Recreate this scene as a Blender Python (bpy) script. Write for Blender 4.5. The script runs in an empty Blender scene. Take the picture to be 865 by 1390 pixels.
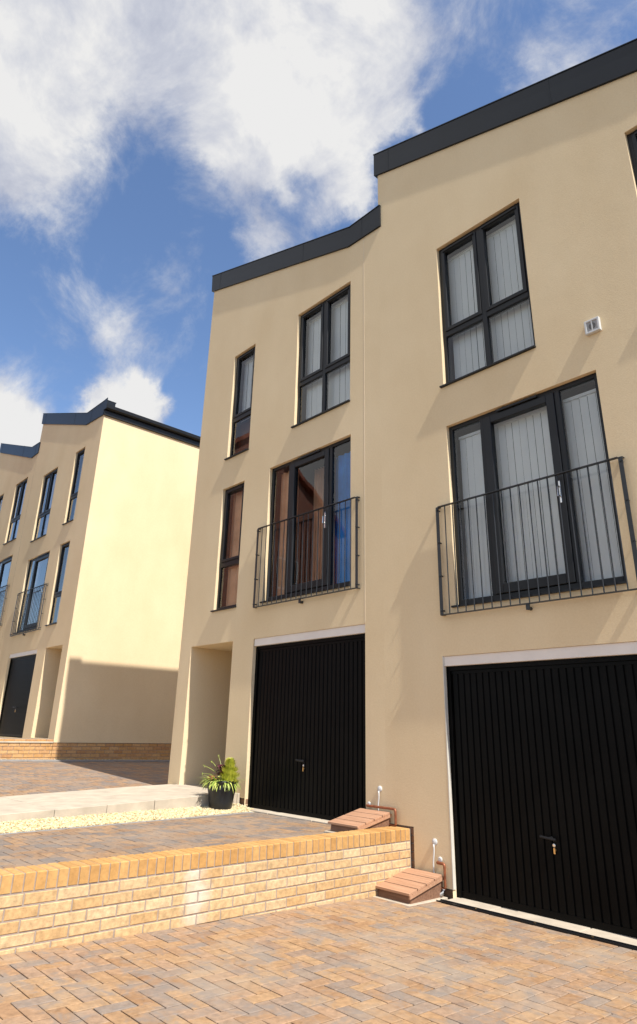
import bpy, math, random
from mathutils import Vector, Matrix, noise as mnoise
random.seed(7)
C = bpy.context.scene.collection
S = 5.85                       # metres per survey unit (camera to main facade)
ZB = 0.25                      # camera height above the lower drive, in units
def zz(z): return (z + ZB) * S

# ------------------------------------------------------------------ materials
def newmat(name):
    m = bpy.data.materials.new(name); m.use_nodes = True
    nt = m.node_tree; nt.nodes.clear()
    out = nt.nodes.new('ShaderNodeOutputMaterial')
    b = nt.nodes.new('ShaderNodeBsdfPrincipled')
    nt.links.new(b.outputs[0], out.inputs[0])
    return m, nt, b, out
def N(nt, t, **kw):
    n = nt.nodes.new(t)
    for k, v in kw.items(): setattr(n, k, v)
    return n
def L(nt, a, b): nt.links.new(a, b)
def ramp(nt, stops, interp='LINEAR'):
    r = N(nt, 'ShaderNodeValToRGB'); cr = r.color_ramp; cr.interpolation = interp
    while len(cr.elements) < len(stops): cr.elements.new(0.5)
    for e, (p, c) in zip(cr.elements, stops):
        e.position = p; e.color = (*c, 1) if len(c) == 3 else c
    return r
def noisen(nt, vec, scale, detail=4, rough=.55, dist=0):
    n = N(nt, 'ShaderNodeTexNoise'); n.inputs['Scale'].default_value = scale
    n.inputs['Detail'].default_value = detail; n.inputs['Roughness'].default_value = rough
    n.inputs['Distortion'].default_value = dist
    if vec is not None: L(nt, vec, n.inputs['Vector'])
    return n
def simple(name, col, rough=.5, metal=0, var=.12, scale=6, bump=0, bscale=60, spec=.5):
    m, nt, b, _ = newmat(name)
    tc = N(nt, 'ShaderNodeTexCoord')
    n = noisen(nt, tc.outputs['Object'], scale)
    lo = tuple(c*(1-var) for c in col); hi = tuple(min(1, c*(1+var)) for c in col)
    r = ramp(nt, [(.3, lo), (.7, hi)]); L(nt, n.outputs[0], r.inputs[0]); L(nt, r.outputs[0], b.inputs['Base Color'])
    b.inputs['Roughness'].default_value = rough; b.inputs['Metallic'].default_value = metal
    b.inputs['Specular IOR Level'].default_value = spec
    if bump:
        n2 = noisen(nt, tc.outputs['Object'], bscale, 3)
        bp = N(nt, 'ShaderNodeBump'); bp.inputs['Distance'].default_value = bump; bp.inputs['Strength'].default_value = 1
        L(nt, n2.outputs[0], bp.inputs['Height']); L(nt, bp.outputs[0], b.inputs['Normal'])
    return m
def stucco():
    m, nt, b, _ = newmat('sand_render')
    tc = N(nt, 'ShaderNodeTexCoord'); v = tc.outputs['Object']
    big = noisen(nt, v, .55, 5, .6, .3)
    mp = N(nt, 'ShaderNodeMapping'); mp.inputs['Scale'].default_value = (1.2, 1.2, .5); L(nt, v, mp.inputs[0])
    streak = noisen(nt, mp.outputs[0], 1.1, 4)
    fine = noisen(nt, v, 45, 3, .6)
    mx = N(nt, 'ShaderNodeMath', operation='ADD'); L(nt, big.outputs[0], mx.inputs[0]); L(nt, streak.outputs[0], mx.inputs[1])
    mx2 = N(nt, 'ShaderNodeMath', operation='MULTIPLY_ADD'); L(nt, fine.outputs[0], mx2.inputs[0]); mx2.inputs[1].default_value = .95; L(nt, mx.outputs[0], mx2.inputs[2])
    r = ramp(nt, [(.0, (.70, .54, .33)), (1, (.785, .63, .41))])
    mr = N(nt, 'ShaderNodeMapRange'); mr.inputs[1].default_value = 1.1; mr.inputs[2].default_value = 1.85; L(nt, mx2.outputs[0], mr.inputs[0])
    L(nt, mr.outputs[0], r.inputs[0]); L(nt, r.outputs[0], b.inputs['Base Color'])
    b.inputs['Roughness'].default_value = .92; b.inputs['Specular IOR Level'].default_value = .2
    n1 = noisen(nt, v, 70, 3, .7); n2 = noisen(nt, v, 1.6, 4, .6)
    bp = N(nt, 'ShaderNodeBump'); bp.inputs['Distance'].default_value = .0024; bp.inputs['Strength'].default_value = .8; L(nt, n1.outputs[0], bp.inputs['Height'])
    bp2 = N(nt, 'ShaderNodeBump'); bp2.inputs['Distance'].default_value = .012; bp2.inputs['Strength'].default_value = .35; L(nt, n2.outputs[0], bp2.inputs['Height'])
    L(nt, bp2.outputs[0], bp.inputs['Normal']); L(nt, bp.outputs[0], b.inputs['Normal'])
    return m
def island(name, stops, rough=.85, bump=.002, dirt=None, dscale=1.2, grain=.2, streak=None, mottle=None):
    m, nt, b, _ = newmat(name)
    g = N(nt, 'ShaderNodeNewGeometry'); tc = N(nt, 'ShaderNodeTexCoord'); v = tc.outputs['Object']
    r = ramp(nt, stops); L(nt, g.outputs['Random Per Island'], r.inputs[0])
    n = noisen(nt, v, 24, 5, .65)
    mr = N(nt, 'ShaderNodeMapRange'); mr.inputs[1].default_value = .3; mr.inputs[2].default_value = .7; mr.inputs[3].default_value = 1-grain; mr.inputs[4].default_value = 1+grain
    L(nt, n.outputs[0], mr.inputs[0])
    mul = N(nt, 'ShaderNodeMix', data_type='RGBA', blend_type='MULTIPLY'); mul.inputs[0].default_value = 1
    L(nt, r.outputs[0], mul.inputs[6]); L(nt, mr.outputs[0], mul.inputs[7]); col = mul.outputs[2]
    if dirt:
        d = noisen(nt, v, dscale, 6, .65, .4)
        dr = ramp(nt, [(.47, (0, 0, 0)), (.68, (.75, .75, .75))]); L(nt, d.outputs[0], dr.inputs[0])
        mx = N(nt, 'ShaderNodeMix', data_type='RGBA'); L(nt, dr.outputs[0], mx.inputs[0]); L(nt, col, mx.inputs[6]); mx.inputs[7].default_value = (*dirt, 1); col = mx.outputs[2]
    if mottle:
        d = noisen(nt, v, 6.5, 4, .6, .6)
        dr = ramp(nt, [(.50, (0, 0, 0)), (.66, (.7, .7, .7))]); L(nt, d.outputs[0], dr.inputs[0])
        mx = N(nt, 'ShaderNodeMix', data_type='RGBA'); L(nt, dr.outputs[0], mx.inputs[0]); L(nt, col, mx.inputs[6]); mx.inputs[7].default_value = (*mottle, 1); col = mx.outputs[2]
    if streak:                                        # lime bloom washed down one stretch of the wall
        sp = N(nt, 'ShaderNodeSeparateXYZ'); L(nt, v, sp.inputs[0])
        w = noisen(nt, v, 7, 4)
        a = N(nt, 'ShaderNodeMath', operation='SUBTRACT'); L(nt, sp.outputs[1], a.inputs[0]); a.inputs[1].default_value = streak[0]
        ab = N(nt, 'ShaderNodeMath', operation='ABSOLUTE'); L(nt, a.outputs[0], ab.inputs[0])
        ad = N(nt, 'ShaderNodeMath', operation='MULTIPLY_ADD'); L(nt, w.outputs[0], ad.inputs[0]); ad.inputs[1].default_value = -.3; L(nt, ab.outputs[0], ad.inputs[2])
        m3 = N(nt, 'ShaderNodeMapRange'); m3.inputs[1].default_value = -.14; m3.inputs[2].default_value = .0; m3.inputs[3].default_value = .55; m3.inputs[4].default_value = 0
        L(nt, ad.outputs[0], m3.inputs[0])
        mx = N(nt, 'ShaderNodeMix', data_type='RGBA'); L(nt, m3.outputs[0], mx.inputs[0]); L(nt, col, mx.inputs[6]); mx.inputs[7].default_value = (.72, .66, .58, 1); col = mx.outputs[2]
    L(nt, col, b.inputs['Base Color'])
    b.inputs['Roughness'].default_value = rough; b.inputs['Specular IOR Level'].default_value = .3
    n2 = noisen(nt, v, 90, 4, .7)
    bp = N(nt, 'ShaderNodeBump'); bp.inputs['Distance'].default_value = bump; L(nt, n2.outputs[0], bp.inputs['Height']); L(nt, bp.outputs[0], b.inputs['Normal'])
    return m
def glassmat(name, boost=1.5, tint=(.97, .98, .98)):
    m = bpy.data.materials.new(name); m.use_nodes = True; nt = m.node_tree; nt.nodes.clear()
    out = N(nt, 'ShaderNodeOutputMaterial'); mix = N(nt, 'ShaderNodeMixShader')
    t = N(nt, 'ShaderNodeBsdfTransparent'); t.inputs[0].default_value = (*tint, 1)
    g = N(nt, 'ShaderNodeBsdfGlossy'); g.inputs['Roughness'].default_value = .0; g.inputs[0].default_value = (1, 1, 1, 1)
    tc = N(nt, 'ShaderNodeTexCoord'); n = noisen(nt, tc.outputs['Object'], 1.3, 1)
    bp = N(nt, 'ShaderNodeBump'); bp.inputs['Distance'].default_value = .004; bp.inputs['Strength'].default_value = .5; L(nt, n.outputs[0], bp.inputs['Height']); L(nt, bp.outputs[0], g.inputs['Normal'])
    f = N(nt, 'ShaderNodeFresnel'); f.inputs[0].default_value = 1.5
    mu = N(nt, 'ShaderNodeMath', operation='MULTIPLY', use_clamp=True); mu.inputs[1].default_value = boost
    L(nt, f.outputs[0], mu.inputs[0]); L(nt, mu.outputs[0], mix.inputs[0]); L(nt, t.outputs[0], mix.inputs[1]); L(nt, g.outputs[0], mix.inputs[2]); L(nt, mix.outputs[0], out.inputs[0])
    return m
def bricktex(name, c1, c2, mort):
    m, nt, b, _ = newmat(name)
    tc = N(nt, 'ShaderNodeTexCoord'); sp = N(nt, 'ShaderNodeSeparateXYZ'); L(nt, tc.outputs['Object'], sp.inputs[0])
    ad = N(nt, 'ShaderNodeMath', operation='ADD'); L(nt, sp.outputs[0], ad.inputs[0]); L(nt, sp.outputs[1], ad.inputs[1])
    cb = N(nt, 'ShaderNodeCombineXYZ'); L(nt, ad.outputs[0], cb.inputs[0]); L(nt, sp.outputs[2], cb.inputs[1])
    br = N(nt, 'ShaderNodeTexBrick'); L(nt, cb.outputs[0], br.inputs['Vector'])
    br.inputs['Scale'].default_value = 1; br.inputs['Brick Width'].default_value = .225; br.inputs['Row Height'].default_value = .075; br.inputs['Mortar Size'].default_value = .006
    br.inputs['Color1'].default_value = (*c1, 1); br.inputs['Color2'].default_value = (*c2, 1); br.inputs['Mortar'].default_value = (*mort, 1)
    L(nt, br.outputs[0], b.inputs['Base Color']); b.inputs['Roughness'].default_value = .9
    return m
def wood(name, a, bcol):
    m, nt, b, _ = newmat(name)
    tc = N(nt, 'ShaderNodeTexCoord'); mp = N(nt, 'ShaderNodeMapping'); mp.inputs['Scale'].default_value = (1.2, 26, 26); L(nt, tc.outputs['Object'], mp.inputs[0])
    n = noisen(nt, mp.outputs[0], 2.2, 5, .6, .3); r = ramp(nt, [(.3, a), (.7, bcol)]); L(nt, n.outputs[0], r.inputs[0]); L(nt, r.outputs[0], b.inputs['Base Color'])
    g = N(nt, 'ShaderNodeNewGeometry')
    b.inputs['Roughness'].default_value = .6
    bp = N(nt, 'ShaderNodeBump'); bp.inputs['Distance'].default_value = .001; L(nt, n.outputs[0], bp.inputs['Height']); L(nt, bp.outputs[0], b.inputs['Normal'])
    return m

M = {}
M['stucco'] = stucco()
M['frame'] = simple('anthracite_frame', (.014, .015, .017), .42, var=.08, scale=3, spec=.3)
M['fascia'] = simple('anthracite_fascia', (.008, .011, .016), .36, spec=.28, var=.18, scale=1.2, bump=.0015, bscale=1.5)
M['gutter'] = simple('black_gutter', (.012, .012, .013), .35, spec=.35)
M['rail'] = simple('painted_rail', (.022, .024, .027), .42, var=.2, scale=20)
def doormat():
    m, nt, b, _ = newmat('black_garage_door')
    tc = N(nt, 'ShaderNodeTexCoord'); v = tc.outputs['Object']
    n = noisen(nt, v, 2.0, 6, .7); r = ramp(nt, [(.35, (.0022, .0022, .0022)), (.75, (.005, .0048, .0045))]); L(nt, n.outputs[0], r.inputs[0])
    s = noisen(nt, v, 26, 3, .8); sr = ramp(nt, [(.70, (0, 0, 0)), (.80, (.12, .12, .12))]); L(nt, s.outputs[0], sr.inputs[0])
    sp = N(nt, 'ShaderNodeSeparateXYZ'); L(nt, v, sp.inputs[0])
    h = N(nt, 'ShaderNodeMapRange'); h.inputs[1].default_value = .05; h.inputs[2].default_value = .6; h.inputs[3].default_value = 1; h.inputs[4].default_value = .1; L(nt, sp.outputs[2], h.inputs[0])
    mu = N(nt, 'ShaderNodeMath', operation='MULTIPLY'); L(nt, sr.outputs[0], mu.inputs[0]); L(nt, h.outputs[0], mu.inputs[1])
    mx = N(nt, 'ShaderNodeMix', data_type='RGBA'); L(nt, mu.outputs[0], mx.inputs[0]); L(nt, r.outputs[0], mx.inputs[6]); mx.inputs[7].default_value = (.2, .18, .16, 1)
    L(nt, mx.outputs[2], b.inputs['Base Color']); b.inputs['Roughness'].default_value = .42; b.inputs['Specular IOR Level'].default_value = .09
    return m
M['door'] = doormat()
M['lintel'] = simple('white_lintel', (.76, .70, .64), .5, var=.05, scale=4)
M['trim'] = simple('pale_trim', (.62, .58, .5), .6)
M['white'] = simple('white_plastic', (.58, .58, .57), .4, var=.04)
M['copper'] = simple('copper_pipe', (.27, .09, .04), .45, metal=.35, var=.35, scale=25)
M['brass'] = simple('brass', (.75, .5, .22), .3, metal=1)
M['chrome'] = simple('chrome', (.75, .75, .75), .2, metal=1)
M['blind'] = simple('blind_fabric', (.95, .94, .91), .8, var=.03, scale=2)
M['terra'] = simple('terracotta_curtain', (.88, .50, .29), .9, var=.2, scale=2.5)
M['blue'] = simple('blue_curtain', (.03, .27, .68), .85, var=.35, scale=1.5)
M['darkwood'] = simple('dark_wood', (.10, .032, .014), .5, var=.5, scale=5)
M['room'] = simple('room_paint', (.13, .11, .09), .9)
M['glass'] = glassmat('window_glass', 1.35)
M['glass_strong'] = glassmat('reflective_window_glass', 1.8)
M['concrete'] = simple('concrete_slab', (.47, .40, .31), .9, var=.14, scale=5, bump=.002, bscale=80)
M['kerbgrey'] = simple('grey_kerb', (.25, .24, .23), .9, var=.18, scale=9, bump=.002)
M['channel'] = simple('drain_black', (.008, .008, .009), .45, spec=.3)
M['mortar'] = simple('mortar', (.34, .27, .22), .95, var=.15, scale=30, bump=.001)
M['sand'] = simple('joint_sand', (.10, .075, .055), .98, var=.35, scale=14)
M['brick'] = island('yellow_brick', [(0, (.52, .345, .175)), (.3, (.57, .395, .21)), (.55, (.50, .31, .14)), (.8, (.60, .435, .255)), (1, (.53, .35, .18))], streak=(1.30,), grain=.28)
M['coping'] = island('orange_coping_brick', [(0, (.48, .26, .085)), (.5, (.54, .315, .12)), (1, (.42, .22, .07))], grain=.16)
M['brick_far'] = island('orange_brick', [(0, (.50, .27, .10)), (.5, (.58, .35, .16)), (1, (.44, .23, .10))], grain=.2)
M['brick_dark'] = island('brown_plinth_brick', [(0, (.20, .11, .06)), (.5, (.26, .15, .09)), (1, (.15, .085, .05))])
pav = [(0, (0.342, 0.203, 0.104)), (.25, (0.378, 0.239, 0.131)), (.45, (0.306, 0.176, 0.090)), (.65, (0.351, 0.225, 0.140)), (.80, (0.297, 0.203, 0.140)), (.90, (0.252, 0.194, 0.153)), (1, (0.288, 0.162, 0.086))]
M['pav'] = island('block_paving', pav, dirt=(0.342, 0.270, 0.203), dscale=1.6, grain=.25, mottle=(0.225, 0.194, 0.171))
pav2 = [(0, (0.306, 0.189, 0.104)), (.25, (0.333, 0.211, 0.122)), (.45, (0.270, 0.162, 0.090)), (.62, (0.252, 0.180, 0.126)), (.78, (0.207, 0.162, 0.131)), (.90, (0.180, 0.149, 0.131)), (1, (0.288, 0.176, 0.095))]
M['pav2'] = island('block_paving_mixed', pav2, dirt=(0.279, 0.225, 0.180), dscale=1.3, grain=.25, mottle=(0.180, 0.158, 0.144))
M['gravel'] = island('cream_gravel', [(0, (.54, .42, .21)), (.4, (.62, .51, .30)), (.7, (.70, .61, .42)), (1, (.42, .29, .13))], grain=.1)
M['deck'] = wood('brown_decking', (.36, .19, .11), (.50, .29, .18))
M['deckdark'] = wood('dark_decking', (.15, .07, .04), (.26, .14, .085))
M['pot'] = simple('black_plastic_pot', (.012, .014, .017), .38, var=.1)
M['soil'] = simple('soil', (.07, .035, .02), .95, var=.4, scale=40, bump=.01, bscale=30)
M['asphalt'] = simple('asphalt', (.055, .055, .055), .9, var=.2, scale=20, bump=.003)
M['ground'] = simple('ground_earth', (.16, .13, .09), .95, var=.25, scale=.6)
M['redbrick'] = bricktex('red_brick_wall', (.32, .10, .055), (.24, .075, .045), (.35, .3, .26))
M['tile'] = simple('red_roof_tile', (.30, .09, .05), .8, var=.3, scale=3)
M['roofgrey'] = simple('roof_sheet', (.10, .105, .11), .5)
def leafm(name, a, b_):
    m, nt, b, _ = newmat(name); g = N(nt, 'ShaderNodeNewGeometry'); r = ramp(nt, [(0, a), (.999, b_)])
    L(nt, g.outputs['Random Per Island'], r.inputs[0]); L(nt, r.outputs[0], b.inputs['Base Color']); b.inputs['Roughness'].default_value = .5
    b.inputs['Transmission Weight'].default_value = 0; return m
M['lime'] = leafm('lime_needles', (.38, .42, .03), (.62, .60, .06))
M['green'] = leafm('green_leaves', (.20, .32, .04), (.55, .58, .14))
M['purple'] = leafm('purple_leaves', (.07, .012, .02), (.16, .03, .05))
M['rust'] = leafm('rust_leaves', (.40, .12, .03), (.55, .25, .10))
M['foliage'] = leafm('hedge_leaves', (.03, .07, .015), (.10, .17, .04))

# ------------------------------------------------------------------ mesh builder
class MB:
    def __init__(s, off=(0, 0, 0)): s.v = []; s.f = []; s.o = Vector(off)
    def add(s, vs, fs):
        n = len(s.v); s.v += [tuple(Vector(p) - s.o) for p in vs]; s.f += [tuple(i+n for i in f) for f in fs]
    def quad(s, a, b, c, d): s.add([a, b, c, d], [(0, 1, 2, 3)])
    def box(s, x0, x1, y0, y1, z0, z1):
        x0, x1 = min(x0, x1), max(x0, x1); y0, y1 = min(y0, y1), max(y0, y1); z0, z1 = min(z0, z1), max(z0, z1)
        s.add([(x0, y0, z0), (x1, y0, z0), (x1, y1, z0), (x0, y1, z0), (x0, y0, z1), (x1, y0, z1), (x1, y1, z1), (x0, y1, z1)],
              [(0, 3, 2, 1), (4, 5, 6, 7), (0, 1, 5, 4), (1, 2, 6, 5), (2, 3, 7, 6), (3, 0, 4, 7)])
    def prism(s, poly, y0, y1):      # poly in (x,z), extruded along y
        n = len(poly); vs = [(x, y0, z) for x, z in poly] + [(x, y1, z) for x, z in poly]
        fs = [tuple(range(n)), tuple(range(2*n-1, n-1, -1))] + [(i, i+n, (i+1) % n+n, (i+1) % n) for i in range(n)]
        s.add(vs, fs)
    def prismx(s, poly, x0, x1):     # poly in (y,z)
        n = len(poly); vs = [(x0, y, z) for y, z in poly] + [(x1, y, z) for y, z in poly]
        fs = [tuple(range(n)), tuple(range(2*n-1, n-1, -1))] + [(i, i+n, (i+1) % n+n, (i+1) % n) for i in range(n)]
        s.add(vs, fs)
    def tube(s, pts, r, seg=8, cap=True):
        pts = [Vector(p) for p in pts]; rings = []
        rr = r if isinstance(r, (list, tuple)) else [r]*len(pts)
        for i, p in enumerate(pts):
            d = (pts[min(i+1, len(pts)-1)] - pts[max(i-1, 0)]).normalized()
            a = Vector((0, 0, 1)) if abs(d.z) < .9 else Vector((1, 0, 0))
            u = d.cross(a).normalized(); w = d.cross(u)
            rings.append([p + (u*math.cos(2*math.pi*k/seg) + w*math.sin(2*math.pi*k/seg))*rr[i] for k in range(seg)])
        vs = [q for R in rings for q in R]; fs = []
        for i in range(len(pts)-1):
            for k in range(seg): fs.append((i*seg+k, i*seg+(k+1) % seg, (i+1)*seg+(k+1) % seg, (i+1)*seg+k))
        if cap: fs += [tuple(range(seg))[::-1], tuple(range((len(pts)-1)*seg, len(pts)*seg))]
        s.add(vs, fs)
    def lathe(s, c, prof, seg=32, axis='z'):
        vs = []; fs = []
        for r, h in prof:
            for k in range(seg):
                a = 2*math.pi*k/seg
                if axis == 'z': vs.append((c[0]+r*math.cos(a), c[1]+r*math.sin(a), c[2]+h))
                else: vs.append((c[0]+r*math.cos(a), c[1]-h, c[2]+r*math.sin(a)))
        for i in range(len(prof)-1):
            for k in range(seg): fs.append((i*seg+k, i*seg+(k+1) % seg, (i+1)*seg+(k+1) % seg, (i+1)*seg+k))
        fs.append(tuple(range((len(prof)-1)*seg, len(prof)*seg)))
        s.add(vs, fs)
    def build(s, name, mat, parent=None, smooth=False, bevel=0, loc=None, recalc=True):
        me = bpy.data.meshes.new(name); me.from_pydata(s.v, [], s.f)
        if recalc:
            import bmesh
            bm = bmesh.new(); bm.from_mesh(me); bmesh.ops.recalc_face_normals(bm, faces=bm.faces); bm.to_mesh(me); bm.free()
        me.materials.append(mat)
        if smooth: me.polygons.foreach_set('use_smooth', [True]*len(me.polygons))
        o = bpy.data.objects.new(name, me); C.objects.link(o)
        if parent: o.parent = parent
        elif loc is None: o.location = s.o
        if bevel:
            b = o.modifiers.new('bevel', 'BEVEL'); b.width = bevel; b.segments = 2; b.limit_method = 'ANGLE'
        return o
def tag(o, label=None, cat=None, group=None, kind=None):
    if label: o['label'] = label
    if cat: o['category'] = cat
    if group: o['group'] = group
    if kind: o['kind'] = kind
    return o
def empty(name, loc, label, cat, group=None):
    o = bpy.data.objects.new(name, None); C.objects.link(o); o.location = loc; o.empty_display_size = .2
    return tag(o, label, cat, group)
def copy_thing(o, loc, label):
    c = o.copy(); C.objects.link(c); c.location = loc; c['label'] = label
    for ch in list(o.children):
        d = ch.copy(); C.objects.link(d); d.parent = c
        for g in list(ch.children):
            e = g.copy(); C.objects.link(e); e.parent = d
    return c

def jb(mb, x0, x1, y0, y1, z0, z1, j=.0025, ch=.004, zf=None):
    """one chamfered brick / block, slightly out of true"""
    r = lambda: random.uniform(-j, j)
    a = [(x0+r(), y0+r()), (x1+r(), y0+r()), (x1+r(), y1+r()), (x0+r(), y1+r())]
    dz = r()*.7
    cx, cy = (x0+x1)/2, (y0+y1)/2
    f = zf or (lambda x, y: 0)
    top = [(cx+(x-cx)*(1-2*ch/abs(x1-x0)), cy+(y-cy)*(1-2*ch/abs(y1-y0))) for x, y in a]
    vs = [(x, y, z0+f(x, y)) for x, y in a] + [(x, y, z1-ch*.6+dz+f(x, y)) for x, y in a] + [(x, y, z1+dz+f(x, y)) for x, y in top]
    mb.add(vs, [(0, 1, 5, 4), (1, 2, 6, 5), (2, 3, 7, 6), (3, 0, 4, 7), (4, 5, 9, 8), (5, 6, 10, 9), (6, 7, 11, 10), (7, 4, 8, 11), (8, 9, 10, 11)])
def brickface(mb, org, u, n, length, rows, z0, zf=None, course=.075, bl=.215, joint=.010, depth=.10, off=0.0, clipz=None):
    """running bond of real bricks. org: start point (x,y), u: run direction, n: outward normal."""
    u = Vector(u); n = Vector(n); o = Vector((*org, 0))
    for r in range(rows):
        t = -(bl+joint)*((r % 2)*.5) - off
        while t < length:
            a, b = max(t, 0), min(t+bl, length)
            if b-a > .03:
                zb = z0 + r*course; zt = zb + course - joint
                jit = random.uniform(-.0015, .0015); e = .004
                def q(s, d, z): p = o + u*s + n*d; return (p.x, p.y, z)
                d0 = -depth; d1 = jit
                vs = [q(a, d0, zb), q(b, d0, zb), q(b, d0, zt), q(a, d0, zt), q(a, d1-e, zb), q(b, d1-e, zb), q(b, d1-e, zt), q(a, d1-e, zt),
                      q(a+e, d1, zb+e), q(b-e, d1, zb+e), q(b-e, d1, zt-e), q(a+e, d1, zt-e)]
                mb.add(vs, [(0, 1, 5, 4), (1, 2, 6, 5), (2, 3, 7, 6), (3, 0, 4, 7), (4, 5, 9, 8), (5, 6, 10, 9), (6, 7, 11, 10), (7, 4, 8, 11), (8, 9, 10, 11), (3, 2, 1, 0)])
            t += bl+joint

# ------------------------------------------------------------------ houses
def prof_z(prof, x):
    for (xa, za), (xb, zb) in zip(prof, prof[1:]):
        if xa-1e-6 <= x <= xb+1e-6: return za + (zb-za)*(x-xa)/(xb-xa)
    return prof[0][1] if x < prof[0][0] else prof[-1][1]

def facade(mb, Y, x0, x1, base, prof, holes):
    """front wall with openings. base: list of (xa,xb,z). holes: (xa,xb,za,zb,depth)"""
    xs = {x0, x1} | {p[0] for p in prof if x0 < p[0] < x1}
    for h in holes: xs |= {h[0], h[1]}
    for b in base: xs |= {b[0], b[1]}
    xs = sorted(x for x in xs if x0-1e-6 <= x <= x1+1e-6)
    for xa, xb in zip(xs, xs[1:]):
        if xb-xa < 1e-4: continue
        mid = (xa+xb)/2
        zb0 = [b[2] for b in base if b[0] <= mid <= b[1]][0]
        zs = sorted({zb0} | {z for h in holes for z in (h[2], h[3]) if z > zb0+1e-4})
        zs.append(None)
        for za, zc in zip(zs, zs[1:]):
            if zc is not None:
                m = (za+zc)/2
                if any(h[0] < mid < h[1] and h[2] < m < h[3] for h in holes): continue
                mb.quad((xa, Y, za), (xb, Y, za), (xb, Y, zc), (xa, Y, zc))
            else: mb.quad((xa, Y, za), (xb, Y, za), (xb, Y, prof_z(prof, xb)), (xa, Y, prof_z(prof, xa)))
    for xa, xb, za, zb, d in holes:
        zb0 = max(za, min(b[2] for b in base if b[0]-1e-6 <= (xa+xb)/2 <= b[1]+1e-6))
        mb.quad((xa, Y, za), (xa, Y+d, za), (xa, Y+d, zb), (xa, Y, zb))
        mb.quad((xb, Y, za), (xb, Y+d, za), (xb, Y+d, zb), (xb, Y, zb))
        mb.quad((xa, Y, zb), (xb, Y, zb), (xb, Y+d, zb), (xa, Y+d, zb))
        mb.quad((xa, Y, za), (xb, Y, za), (xb, Y+d, za), (xa, Y+d, za))

REC = .052
def frame_rect(mb, x0, x1, z0, z1, w, y0, y1, wb=None, wt=None):
    wb = wb or w; wt = wt or w
    mb.box(x0, x0+w, y0, y1, z0, z1); mb.box(x1-w, x1, y0, y1, z0, z1)
    mb.box(x0+w, x1-w, y0, y1, z0, z0+wb); mb.box(x0+w, x1-w, y0, y1, z1-wt, z1)

def blind(parent, off, x0, x1, z0, z1, y, mat, slat=.089, turn=.14, lean=0):
    mb = MB(off); x = x0
    while x < x1-.01:
        a = turn + random.uniform(-.16, .16); hx = slat*.45*math.cos(a); hy = slat*.45*math.sin(a)
        cx = x+slat/2; n = 6
        for i in range(n):
            za = z0+(z1-z0)*i/n; zb = z0+(z1-z0)*(i+1)/n
            mb.quad((cx-hx, y-hy, za), (cx+hx, y+hy, za), (cx+hx, y+hy, zb), (cx-hx, y-hy, zb))
        x += slat
    mb.box(x0, x1, y-.02, y+.02, z1+.002, z1+.035)
    return mb.build('vertical_blind', mat, parent, recalc=False)
def curtain(parent, off, x0, x1, z0, z1, y, mat, amp=.03, folds=9):
    mb = MB(off); n = 60; pts = []
    for i in range(n+1):
        t = i/n; pts.append((x0+(x1-x0)*t, y+amp*math.sin(t*folds*2*math.pi+.6*math.sin(9*t))))
    for (xa, ya), (xb, yb) in zip(pts, pts[1:]): mb.quad((xa, ya, z0), (xb, yb, z0), (xb, yb, z1), (xa, ya, z1))
    return mb.build('curtain', mat, parent, smooth=True, recalc=False)
def roombox(parent, off, x0, x1, z0, z1, y, mat, d=1.6):
    mb = MB(off); x0 -= .25; x1 += .25; z0 -= .1; z1 += .1
    for q in (((x0, y+d, z0), (x1, y+d, z0), (x1, y+d, z1), (x0, y+d, z1)), ((x0, y, z0), (x0, y+d, z0), (x0, y+d, z1), (x0, y, z1)), ((x1, y, z0), (x1, y+d, z0), (x1, y+d, z1), (x1, y, z1)),
              ((x0, y, z0), (x1, y, z0), (x1, y+d, z0), (x0, y+d, z0)), ((x0, y, z1), (x1, y, z1), (x1, y+d, z1), (x0, y+d, z1))): mb.quad(*q)
    return mb.build('interior', mat, parent, recalc=False)

def sill(parent, off, x0, x1, z, Y, horn=.035, proj=.035):
    mb = MB(off); mb.prismx([(Y-proj, z-.022), (Y-proj, z-.004), (Y+REC, z+.006), (Y+REC, z-.022)], x0-horn, x1+.004)
    return mb.build('sill', M['frame'], parent)

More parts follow.
